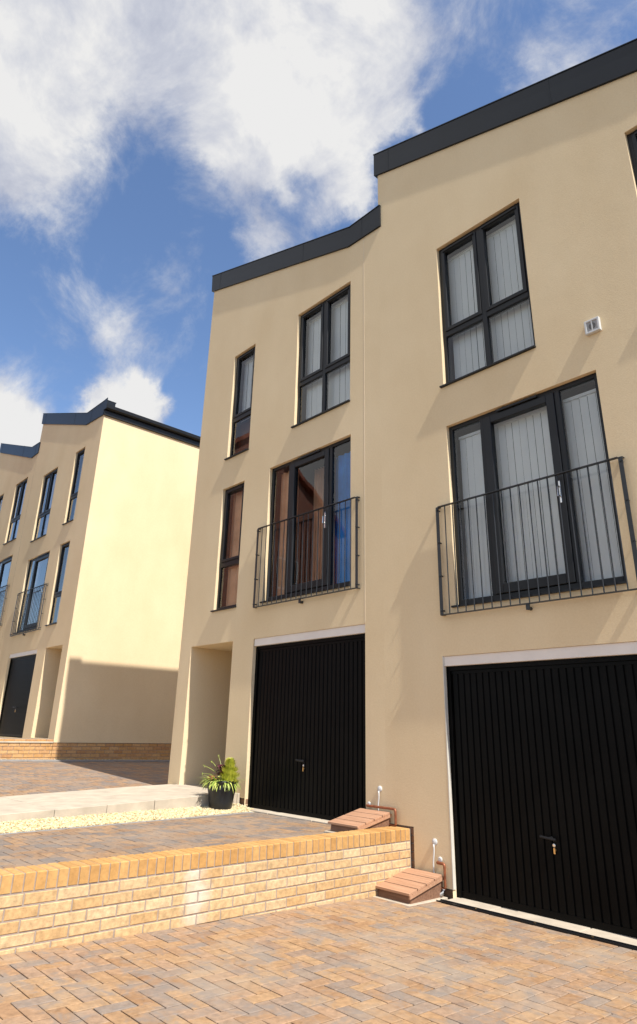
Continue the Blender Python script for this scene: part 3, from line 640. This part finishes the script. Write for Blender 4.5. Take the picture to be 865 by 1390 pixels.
herring('upper_driveway', u(-1.272), u(-.890), -1.2, Y1-.10, zC, M['pav2'])
herring('side_driveway', v(-2.49)+.305, u(-1.70), 0, Y2+7.5, zS, M['pav2'])
# gravel beds, edgings, path
def kerbline(name, x0, x1, y0, y1, zf, top, mat, seg=.9, h=.15):
    mb = MB((0, 0, 0)); along_y = (y1-y0) > (x1-x0); t = y0 if along_y else x0; e = y1 if along_y else x1
    while t < e-.02:
        n = min(t+seg-.006, e)
        if along_y: jb(mb, x0, x1, t, n, top-h, top, .002, .006, zf)
        else: jb(mb, t, n, y0, y1, top-h, top, .002, .006, zf)
        t += seg
    o = mb.build(name, mat, recalc=False); return tag(o, kind='structure')
kerbline('kerb', u(-1.272)-.052, u(-1.272)-.002, -1.2, Y1-.14, zC, .004, M['kerbgrey'])
kerbline('kerb', v(-2.49)+.012, v(-2.49)+.30, Y2-6, Y2+9, zS, .022, M['kerbgrey'])
def zP(x, y): return zz(-.137) - .033*max(0, (u(.95)-y))
pb = MB((0, 0, 0)); xf, xb_ = u(-1.358), u(-1.655)
yk = Y1+PD-.02; seg = .62
t = Y1-.05
while t > -1.5:                                   # front kerb row then two rows of slabs
    jb(pb, xf-.16, xf, t-seg+.005, t, -.22, 0, .003, .008, zP)
    w = (xf-.165-xb_)/2
    for q in range(2): jb(pb, xb_+q*w+.003, xb_+(q+1)*w-.003, t-seg+.004, t-.001, -.22, -.002, .002, .006, zP)
    t -= seg
o = pb.build('path', M['concrete'], recalc=False); tag(o, kind='structure')
ps = MB((0, 0, 0)); ps.box(u(-1.640), u(-1.428)-.001, Y1-.045, Y1+PD-.004, zz(-.2), zz(-.1375)); ps.box(u(-1.428), xf, Y1-.045, Y1-.004, zz(-.2), zz(-.1375))
o = ps.build('porch_slab', M['concrete'], bevel=.006); tag(o, kind='structure')
ds = MB((0, 0, 0)); ds.box(u(-.379)+.004, u(-.10), u(.9745)+.04, Y1+PD-.004, -.12, zz(-.2245)); o = ds.build('porch_slab', M['concrete'], bevel=.006); tag(o, kind='structure')
def gravel(x0, x1, y0, y1, zf, n, s=.011, label=''):
    mb = MB((0, 0, 0)); g = (1+5**.5)/2
    base = [Vector(p).normalized() for p in ((-1, g, 0), (1, g, 0), (-1, -g, 0), (1, -g, 0), (0, -1, g), (0, 1, g), (0, -1, -g), (0, 1, -g), (g, 0, -1), (g, 0, 1), (-g, 0, -1), (-g, 0, 1))]
    F = [(0, 11, 5), (0, 5, 1), (0, 1, 7), (0, 7, 10), (0, 10, 11), (1, 5, 9), (5, 11, 4), (11, 10, 2), (10, 7, 6), (7, 1, 8), (3, 9, 4), (3, 4, 2), (3, 2, 6), (3, 6, 8), (3, 8, 9), (4, 9, 5), (2, 4, 11), (6, 2, 10), (8, 6, 7), (9, 8, 1)]
    for _ in range(n):
        x, y = random.uniform(x0, x1), random.uniform(y0, y1); r = s*random.uniform(.6, 1.35)
        q = Matrix.Rotation(random.random()*6.3, 3, 'Z') @ Matrix.Rotation(random.random(), 3, 'X') @ Matrix.Diagonal((1.3, .95, .7))
        z = zf(x, y)+random.uniform(-.3, .8)*s
        mb.add([tuple(Vector((x, y, z)) + (q @ p)*r*random.uniform(.85, 1.1)) for p in base], F)
    nx = 8; ny = 40
    o = mb.build('gravel', M['gravel'], recalc=False); tag(o, kind='stuff'); 
    if label: tag(o, label, 'gravel')
    return o
zg = lambda x, y: zC(x, y)+.0+max(0, (u(-1.281)-x))*.105
gravel(xf-.0, u(-1.272)-.055, 1.0, Y1-.16, zg, 11000, .0105, 'cream gravel strip between the raised slab path and the upper drive')
gravel(xf-.0, u(-1.30), Y1-.5, Y1-.02, zg, 700, .0105)
gm = MB((0, 0, 0)); n = 20
for i in range(n):
    a, b = -1.2+(Y1-.02+1.2)*i/n, -1.2+(Y1-.02+1.2)*(i+1)/n
    gm.quad((xf, a, zg(xf, a)-.006), (u(-1.272)-.045, a, zC(0, a)-.006), (u(-1.272)-.045, b, zC(0, b)-.006), (xf, b, zg(xf, b)-.006))
o = gm.build('gravel_bed', M['gravel'], recalc=False); tag(o, kind='structure')
zg2 = lambda x, y: zS(u(-1.7), y)+.004
gravel(u(-1.70)+.01, xb_-.01, 2.0, Y1-.2, zg2, 4500, .011, 'thin cream gravel line along the far edge of the slab path')
gm = MB((0, 0, 0)); gm.quad((u(-1.70), -1.2, zg2(u(-1.7), -1.2)-.005), (xb_, -1.2, zg2(xb_, -1.2)-.005), (xb_, Y1, zg2(xb_, Y1)-.005), (u(-1.70), Y1, zg2(u(-1.7), Y1)-.005))
o = gm.build('gravel_bed', M['gravel'], recalc=False); tag(o, kind='structure')
gravel(v(-2.49)+.004, v(-2.49)+.035, Y2-5, Y2+4, lambda x, y: zS(x, y)+.026, 700, .008, 'stray cream pebbles along the foot of the far brick plinth')
# thresholds
tb = MB((0, 0, 0)); 
for a, b in ((0, .48), (.486, 1.32), (1.326, 2.238)):
    tb.box(u(-.762)+.002+a, u(-.762)+b, u(.9745)+.037, Y1+.13, -.12, .014)
o = tb.build('threshold', M['concrete'], bevel=.008); tag(o, kind='structure')
tb = MB((0, 0, 0))
for a, b in ((0.0, .62), (.626, 1.45), (1.456, 2.238)): tb.box(u(-1.340)+.002+a, u(-1.340)+b, Y1-.095, Y1+.13, zz(-.2), zz(-.168)+.012)
o = tb.build('threshold', M['concrete'], bevel=.008); tag(o, kind='structure')
dr = empty('drain_channel', (u(-.57), u(.9745), 0), 'black drain channel on the ground in front of the nearest garage door', 'drain'); od_ = dr.location.copy()
mb = MB(od_); mb.box(u(-.772), u(-.37), u(.9745)-.036, u(.9745)+.031, -.1, .004); mb.box(u(-.772), u(-.37), u(.9745)-.040, u(.9745)-.030, -.1, .012); mb.box(u(-.772), u(-.37), u(.9745)+.024, u(.9745)+.034, -.1, .012)
for i in range(110):
    x = u(-.772)+.02+i*.0212; mb.box(x, x+.008, u(.9745)-.028, u(.9745)+.022, .004, .009)
mb.build('grating', M['channel'], dr)
for x in (-.60, -.515, -.43, -.70):
    k = MB(od_); k.lathe((u(x), u(.9745), .0092), [(.010, 0), (.010, .004), (.006, .006)], 10); k.build('bolt', M['brass'], dr)

# retaining wall of yellow brick
rw = empty('retaining_wall', (XW-.12, 2.0, 0), 'low yellow brick wall holding up the upper drive, topped with bricks on edge', 'wall'); orw = rw.location.copy()
wy0, wy1 = -2.2, Y1-.001; ztop = zz(-.156); soldier = .108; nrow = 6
bb = MB(orw); z0 = ztop-soldier-nrow*.075-.004
brickface(bb, (XW, wy0), (0, 1, 0), (1, 0, 0), wy1-wy0-.012, nrow, z0); bb.build('brickwork', M['brick'], rw, recalc=False)
cb = MB(orw); y = wy1-.012
while y > wy0:
    e = .006; yb = y-.065; xa, xb2 = XW-.222, XW+random.uniform(-.002, .002); za = ztop-soldier; zb = ztop+random.uniform(-.0015, .0015)
    vs = [(xa, yb, za), (xb2, yb, za), (xb2, y, za), (xa, y, za)]+[(xa, yb+e, zb), (xb2-e, yb+e, zb), (xb2-e, y-e, zb), (xa, y-e, zb)]+[(xa, yb, zb-e), (xb2, yb, zb-e), (xb2, y, zb-e), (xa, y, zb-e)]
    cb.add(vs, [(3, 2, 1, 0), (0, 1, 9, 8), (1, 2, 10, 9), (2, 3, 11, 10), (3, 0, 8, 11), (8, 9, 5, 4), (9, 10, 6, 5), (10, 11, 7, 6), (11, 8, 4, 7), (4, 5, 6, 7)]); y -= .075
cb.build('coping', M['coping'], rw, recalc=False)
mb = MB(orw); mb.box(XW-.215, XW-.005, wy0+.005, wy1, z0-.3, ztop-.006); mb.build('mortar', M['mortar'], rw)
# terrace of the far house, edged in brick
tw = empty('retaining_wall', (v(-2.49), Y2-2, zk(-.1)), 'far orange brick wall edging the raised terrace beyond the side drive', 'wall'); ot = tw.location.copy()
def tz(y): return zk(-.058) + .055*max(0, min(2.2, Y2-y))
bb = MB(ot); brickface(bb, (xs_-.012, Y2-6.0), (0, 1, 0), (1, 0, 0), 5.998, 7, zk(-.058)-.452-.0)
bb.build('brickwork', M['brick_far'], tw, recalc=False)
mb = MB(ot); mb.box(xs_-.2, xs_-.022, Y2-6, Y2-.002, zk(-.058)-.5, zk(-.058)+.07); mb.build('mortar', M['mortar'], tw)
tb = MB((0, 0, 0)); 
for a, b, c in ((Y2-6, Y2-1.3, .085), (Y2-1.3, Y2+.0, .02)): tb.box(v(-4.2), xs_+.004, a, b-.002, zk(-.058)-.014, zk(-.058)+c)
tb.box(v(-4.2), xs_-.3, Y2, Y2+PD, zk(-.058)-.3, zk(-.058)+.02)
o = tb.build('terrace', M['concrete'], bevel=.01); tag(o, kind='structure')

# decking boxes over the meters
def meter_box(loc, label):
    t = empty('meter_cover', loc, label, 'cover', 'sloping timber covers by the garage doors'); W = .44; D = .50; hf = .10; hb = .205
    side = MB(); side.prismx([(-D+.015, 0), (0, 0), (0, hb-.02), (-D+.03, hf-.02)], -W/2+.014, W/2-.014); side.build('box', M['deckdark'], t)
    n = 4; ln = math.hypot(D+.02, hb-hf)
    for i in range(n):
        y0_ = -D-.01+(D+.005)*i/n; y1_ = -D-.01+(D+.005)*(i+1)/n-.012
        f = lambda y: hf+(hb-hf)*(y+D)/D
        p = MB(); p.prismx([(y0_, f(y0_)-.02), (y1_, f(y1_)-.02), (y1_, f(y1_)), (y0_, f(y0_))], -W/2, W/2); p.build('plank', M['deck'], t, bevel=.002)
    tr = MB(); tr.prismx([(-D-.005, hf-.05), (-.0, hb-.05), (-.0, hb-.022), (-D-.005, hf-.022)], W/2-.011, W/2+.004); tr.build('edge_trim', M['deck'], t)
    b = MB(); b.box(-W/2-.02, W/2+.028, -D-.045, .02, -.05, .012); b.build('base_slab', M['concrete'], t, bevel=.006)
    return t
mbx = meter_box((u(-.8135), Y1-.03, .0), 'sloping brown timber cover at the foot of the brick wall, next to the nearest garage')
c2 = copy_thing(mbx, (u(-.926), Y1-.03, zz(-.168)+.0), 'sloping brown timber cover on the upper drive, half hidden behind the brick wall')

# potted plant
px, py = u(-1.333), u(.930); pz = zC(px, py)+.022
pt = empty('potted_plant', (px, py, pz), 'black plastic pot of lime conifer and trailing leaves by the porch step', 'plant pot')
op = (px, py, pz); H = .34; R_ = .205
mb = MB(); mb.lathe((0, 0, 0), [(.0, 0), (.135, .0), (.142, .01), (.158, .10), (.168, .17), (.185, .235), (.190, .26), (.188, .262), (.196, .30), (.208, .312), (.213, .33), (.210, H), (.198, H), (.192, H-.03), (.0, H-.032)], 40); mb.build('pot', M['pot'], pt, smooth=True)
mb = MB(); mb.lathe((0, 0, H-.03), [(.195, 0), (.12, .015), (.03, .02)], 24); mb.build('soil', M['soil'], pt)
def blade(mb, base, d, ln, w, droop=.6, seg=5, up=None):
    p = Vector(base); d = Vector(d).normalized(); sd = d.cross(Vector((0, 0, 1))); sd = sd.normalized() if sd.length > .01 else Vector((1, 0, 0))
    vs = []; fs = []
    for i in range(seg+1):
        t = i/seg; ww = w*math.sin(math.pi*min(1, t*.85+.15))
        vs += [tuple(p-sd*ww/2), tuple(p+sd*ww/2)]
        d = (d+Vector((0, 0, -droop/seg))).normalized(); p = p+d*ln/seg
    for i in range(seg): fs.append((2*i, 2*i+1, 2*i+3, 2*i+2))
    mb.add(vs, fs)
rnd = random.uniform
cf = MB()
for _ in range(2600):                              # upright conifer
    h = rnd(0, 1); a = rnd(0, 6.283); r = (.10*(1-h*.97)**.45*(.75+.5*h*(1-h)*2)+.012)*(1+.35*math.sin(7*h*3+a*2))*rnd(.55, 1.05)
    b = (.125+r*math.cos(a), .02+r*math.sin(a), H-.02+.26*h)
    blade(cf, b, (.5*math.cos(a), .5*math.sin(a), 1.2), rnd(.03, .055), .008, .1, 2)
cf.build('conifer', M['lime'], pt, recalc=False)
lf = MB()
for _ in range(620):
    a = rnd(0, 6.283); r = rnd(.0, .19); el = rnd(.2, 1.2)
    blade(lf, (r*math.cos(a)-.02, r*math.sin(a), H-.02), (math.cos(a), math.sin(a), el), rnd(.06, .2), rnd(.010, .026), rnd(.6, 2.6), 5)
for _ in range(70):
    a = rnd(2.6, 4.2); r = rnd(.08, .19)
    blade(lf, (r*math.cos(a), r*math.sin(a), H), (math.cos(a), math.sin(a), rnd(.3, 1)), rnd(.14, .26), rnd(.010, .018), rnd(1.0, 2.2), 6)
lf.build('foliage', M['green'], pt, recalc=False)
pf = MB()
for _ in range(160):
    a = rnd(0, 6.283); r = rnd(0, .06); blade(pf, (-.02+r*math.cos(a), .0+r*math.sin(a), H+rnd(.06, .19)), (math.cos(a), math.sin(a), rnd(-.1, .8)), rnd(.04, .06), rnd(.025, .04), .8, 3)
pf.build('purple_leaves', M['purple'], pt, recalc=False)
rf = MB()
for _ in range(60):
    a = rnd(0, 6.283); r = rnd(0, .05); blade(rf, (-.05+r*math.cos(a), -.12+r*math.sin(a), H+rnd(-.01, .05)), (math.cos(a), math.sin(a), .6), rnd(.03, .05), rnd(.015, .03), .8, 3)
for _ in range(12): blade(rf, (.02+rnd(-.03, .03), -.03, H+rnd(.06, .10)), (rnd(-1, 1), rnd(-1, 1), .6), .04, .02, .8, 3)
rf.build('rust_leaves', M['rust'], pt, recalc=False)
for e, k in (((-.12, -.0, .62), 1), ((-.30, -.10, .50), 1), ((-.33, -.10, .40), 1), ((.10, .03, .60), 0), ((-.20, -.06, .56), 1)):
    st = MB(); b = Vector((.03 if k else .10, 0, H)); e = Vector(e); m_ = (b+e)/2+Vector((0, 0, .05 if k else 0))
    pts = [tuple((1-t)**2*b+2*t*(1-t)*m_+t*t*e) for t in [i/8 for i in range(9)]]; st.tube(pts, [.0045-.0003*i for i in range(9)], 5)
    if k:
        for _ in range(14): blade(st, tuple(e+Vector((rnd(-.008, .008), rnd(-.008, .008), rnd(-.008, .008)))), (rnd(-1, 1), rnd(-1, 1), rnd(-.6, .8)), .022, .008, .3, 2)
    st.build('flower_stem', M['rust'] if False else M['green'], pt, recalc=False)

# ------------------------------------------------------------------ ground sheet and street
gb = MB((0, 0, 0)); gb.quad((-900, -900, -.13), (900, -900, -.13), (900, 900, -.13), (-900, 900, -.13)); o = gb.build('ground', M['ground'], recalc=False); tag(o, kind='structure')
gb = MB((0, 0, 0)); gb.box(-18, 40, -9.2, -2.7, -.12, -.02); o = gb.build('road', M['asphalt']); tag(o, kind='structure')
gb = MB((0, 0, 0)); gb.box(-18, 40, -11.5, -9.21, -.12, .09); o = gb.build('pavement', M['concrete']); tag(o, kind='structure')
def fill(name, pts, zt, mat):
    g = MB((0, 0, 0)); n = len(pts); g.add([(x, y, zt) for x, y in pts], [tuple(range(n))]); o = g.build(name, mat, recalc=False); return tag(o, kind='structure')

# brick houses over the road: only seen mirrored in the windows
def brick_house(x0, x1, y0, y1, h, rise, label):
    """gable end faces +x, the side the sun is on"""
    r = empty('brick_house', (x1, (y0+y1)/2, 0), label, 'house'); of = r.location.copy()
    b = MB(of); ym = (y0+y1)/2
    b.prismx([(y0, -.1), (y1, -.1), (y1, h), (ym, h+rise), (y0, h)], x0, x1); b.build('wall', M['redbrick'], r)
    for s, ye in ((-1, y0), (1, y1)):
        t = MB(of); t.prismx([(ye+s*.3, h-.15), (ym-s*.001, h+rise+.02), (ym-s*.001, h+rise+.22), (ye+s*.3, h+.05)], x0-.25, x1+.25); t.build('roof_slope', M['tile'], r)
    for z in (1.0, 3.7, 6.4):
        yc = ym-1.6
        w = MB(of); a, c = yc-.5, yc+.5; w.box(x1-.02, x1+.03, a, a+.07, z, z+1.2); w.box(x1-.02, x1+.03, c-.07, c, z, z+1.2); w.box(x1-.02, x1+.03, a+.07, c-.07, z, z+.07); w.box(x1-.02, x1+.03, a+.07, c-.07, z+1.13, z+1.2); wo = w.build('window', M['white'], r)
        g = MB(of); g.quad((x1+.006, a+.07, z+.07), (x1+.006, c-.07, z+.07), (x1+.006, c-.07, z+1.13), (x1+.006, a+.07, z+1.13)); g.build('pane', M['channel'], wo, recalc=False)
brick_house(-23.5, -19, -6.4, 2.2, 9.2, 3.2, 'red brick gabled house across the court mirrored in the middle house windows')
brick_house(-74, -60, -14, -6, 6.2, 3.4, 'red brick house far along the road mirrored in the left houses')

# ------------------------------------------------------------------ camera
yaw, pitch, roll = -8.38690140e-01, 3.67474298e-01, 2.34328668e-02
cy, sy, cp, sp = math.cos(yaw), math.sin(yaw), math.cos(pitch), math.sin(pitch)
fw = Vector((sy*cp, cy*cp, sp)); rt = Vector((cy, -sy, 0)); up = rt.cross(fw)
r2 = rt*math.cos(roll)+up*math.sin(roll); u2 = -rt*math.sin(roll)+up*math.cos(roll)
cd = bpy.data.cameras.new('camera'); cam = bpy.data.objects.new('camera', cd); C.objects.link(cam)
mw = Matrix(((r2.x, u2.x, -fw.x, 0), (r2.y, u2.y, -fw.y, 0), (r2.z, u2.z, -fw.z, ZB*S), (0, 0, 0, 1))); cam.matrix_world = mw
cd.sensor_fit = 'VERTICAL'; cd.sensor_height = 36; cd.sensor_width = 36*865/1390; cd.lens = 889.9/1390*36
cd.shift_y = -45/1390; cd.clip_end = 5000; cd.clip_start = .05
bpy.context.scene.camera = cam
def pixdir(x, y): return (r2*((x-432.5)/889.9) - u2*((y-650)/889.9) + fw).normalized()

# ------------------------------------------------------------------ sun and sky
AZ = math.radians(4.7); EL = math.radians(53.2)     # azimuth measured from +x towards -y
sd = Vector((math.cos(EL)*math.cos(AZ), -math.cos(EL)*math.sin(AZ), math.sin(EL)))
sl = bpy.data.lights.new('sun', 'SUN'); sl.energy = 5.0; sl.angle = math.radians(.55); sl.color = (1, .955, .88)
so = bpy.data.objects.new('sun', sl); C.objects.link(so); so.rotation_euler = (-sd).to_track_quat('-Z', 'Y').to_euler(); so.location = (10, -5, 20)
sc = bpy.context.scene
wd = bpy.data.worlds.new('World'); sc.world = wd; wd.use_nodes = True; nt = wd.node_tree; nt.nodes.clear()
out = N(nt, 'ShaderNodeOutputWorld'); bg = N(nt, 'ShaderNodeBackground'); L(nt, bg.outputs[0], out.inputs[0])
sky = N(nt, 'ShaderNodeTexSky'); sky.sky_type = 'NISHITA'; sky.sun_disc = False; sky.sun_elevation = EL
sky.sun_rotation = math.atan2(sd.x, sd.y); sky.air_density = 1.0; sky.dust_density = .3; sky.ozone_density = 2.5
tc = N(nt, 'ShaderNodeTexCoord'); D = tc.outputs['Generated']
tint = N(nt, 'ShaderNodeMix', data_type='RGBA', blend_type='MULTIPLY'); tint.inputs[0].default_value = 1; L(nt, sky.outputs[0], tint.inputs[6]); tint.inputs[7].default_value = (1.28, 1.33, 1.42, 1)
blobs = [ # px, py, radius px, weight
 (330, 20, 110, .85), (470, 30, 80, .95), (400, 120, 75, .85), (320, 175, 50, .75), (480, 160, 50, .75), (240, 40, 60, .30), (365, 205, 45, .7), (555, 165, 30, .42), (430, 80, 80, .6), (440, 195, 45, .6),
 (40, 50, 85, .55), (0, 140, 75, .42), (20, 230, 70, .22), (130, -10, 70, .34), (-70, 40, 130, .7),
 (475, 285, 38, .85), (425, 318, 32, .60), (350, 335, 38, .75), (385, 280, 18, .50), (505, 265, 28, .55),
 (110, 400, 44, .36), (225, 375, 46, .50), (165, 465, 46, .48), (250, 420, 30, .18), (140, 520, 30, .3),
 (112, 552, 26, 1.2), (180, 562, 30, 1.25), (150, 590, 36, 1.1), (-8, 575, 32, 1.3), (22, 600, 22, 1.0), (238, 592, 18, .5), (-80, 560, 80, 1.1),
 (730, 60, 80, .20), (640, 20, 50, .16), (820, 0, 80, .20), (700, 110, 50, .12)]
dirs = [(pixdir(a, b), 2/(r/889.9)**2/2, w) for a, b, r, w in blobs]
for az, el, r, w in ((228, 38, .40, 1.4), (245, 25, .30, 1.0), (260, 50, .4, .6), (170, 60, .3, .6), (300, 35, .4, .7), (20, 40, .5, .7), (60, 60, .4, .6), (330, 70, .3, .5)):
    a_, e_ = math.radians(az), math.radians(el); dirs.append((Vector((math.cos(e_)*math.cos(a_), math.cos(e_)*math.sin(a_), math.sin(e_))), 1/r**2, w))
# warp the lookup direction so blob edges turn ragged
wn = noisen(nt, D, 5.5, 8, .62); wn.noise_dimensions = '3D'
ws = N(nt, 'ShaderNodeVectorMath', operation='SUBTRACT'); L(nt, wn.outputs['Color'], ws.inputs[0]); ws.inputs[1].default_value = (.5, .5, .5)
wm = N(nt, 'ShaderNodeVectorMath', operation='SCALE'); L(nt, ws.outputs[0], wm.inputs[0]); wm.inputs['Scale'].default_value = .17
wa = N(nt, 'ShaderNodeVectorMath', operation='ADD'); L(nt, D, wa.inputs[0]); L(nt, wm.outputs[0], wa.inputs[1])
wz = N(nt, 'ShaderNodeVectorMath', operation='NORMALIZE'); L(nt, wa.outputs[0], wz.inputs[0])
acc = None
for dv, k, w in dirs:
    dp = N(nt, 'ShaderNodeVectorMath', operation='DOT_PRODUCT'); L(nt, wz.outputs[0], dp.inputs[0]); dp.inputs[1].default_value = dv
    m1 = N(nt, 'ShaderNodeMath', operation='MULTIPLY_ADD'); L(nt, dp.outputs['Value'], m1.inputs[0]); m1.inputs[1].default_value = 2*k; m1.inputs[2].default_value = -2*k
    ex = N(nt, 'ShaderNodeMath', operation='EXPONENT'); L(nt, m1.outputs[0], ex.inputs[0])
    ma = N(nt, 'ShaderNodeMath', operation='MULTIPLY_ADD'); L(nt, ex.outputs[0], ma.inputs[0]); ma.inputs[1].default_value = w
    if acc is None: ma.inputs[2].default_value = 0
    else: L(nt, acc, ma.inputs[2])
    acc = ma.outputs[0]
fn = noisen(nt, D, 7.0, 14, .66, .35)
fa = N(nt, 'ShaderNodeMath', operation='SUBTRACT'); L(nt, fn.outputs[0], fa.inputs[0]); fa.inputs[1].default_value = .5
fb_ = N(nt, 'ShaderNodeMath', operation='MULTIPLY_ADD'); L(nt, fa.outputs[0], fb_.inputs[0]); fb_.inputs[1].default_value = 1.7; L(nt, acc, fb_.inputs[2])
dens = N(nt, 'ShaderNodeMapRange'); dens.interpolation_type = 'SMOOTHSTEP'; dens.inputs[1].default_value = .20; dens.inputs[2].default_value = .94; L(nt, fb_.outputs[0], dens.inputs[0])
cn = noisen(nt, D, 6.5, 9, .62, .3)
ccol = ramp(nt, [(.34, (.46, .50, .64)), (.50, (.68, .71, .81)), (.66, (1, .995, .99))]); 
cadd = N(nt, 'ShaderNodeMath', operation='MULTIPLY_ADD'); L(nt, fb_.outputs[0], cadd.inputs[0]); cadd.inputs[1].default_value = .07; L(nt, cn.outputs[0], cadd.inputs[2]); L(nt, cadd.outputs[0], ccol.inputs[0])
cs = N(nt, 'ShaderNodeVectorMath', operation='SCALE'); L(nt, ccol.outputs[0], cs.inputs[0]); cs.inputs['Scale'].default_value = 6.2
mx = N(nt, 'ShaderNodeMix', data_type='RGBA'); L(nt, dens.outputs[0], mx.inputs[0]); L(nt, tint.outputs[2], mx.inputs[6]); L(nt, cs.outputs[0], mx.inputs[7])
L(nt, mx.outputs[2], bg.inputs[0]); bg.inputs[1].default_value = .10
sc.view_settings.view_transform = 'Standard'; sc.view_settings.look = 'None'; sc.view_settings.gamma = 1; sc.view_settings.exposure = 0.45
sc.render.resolution_x = 637; sc.render.resolution_y = 1024
sc.cycles.max_bounces = 8; sc.cycles.transparent_max_bounces = 12
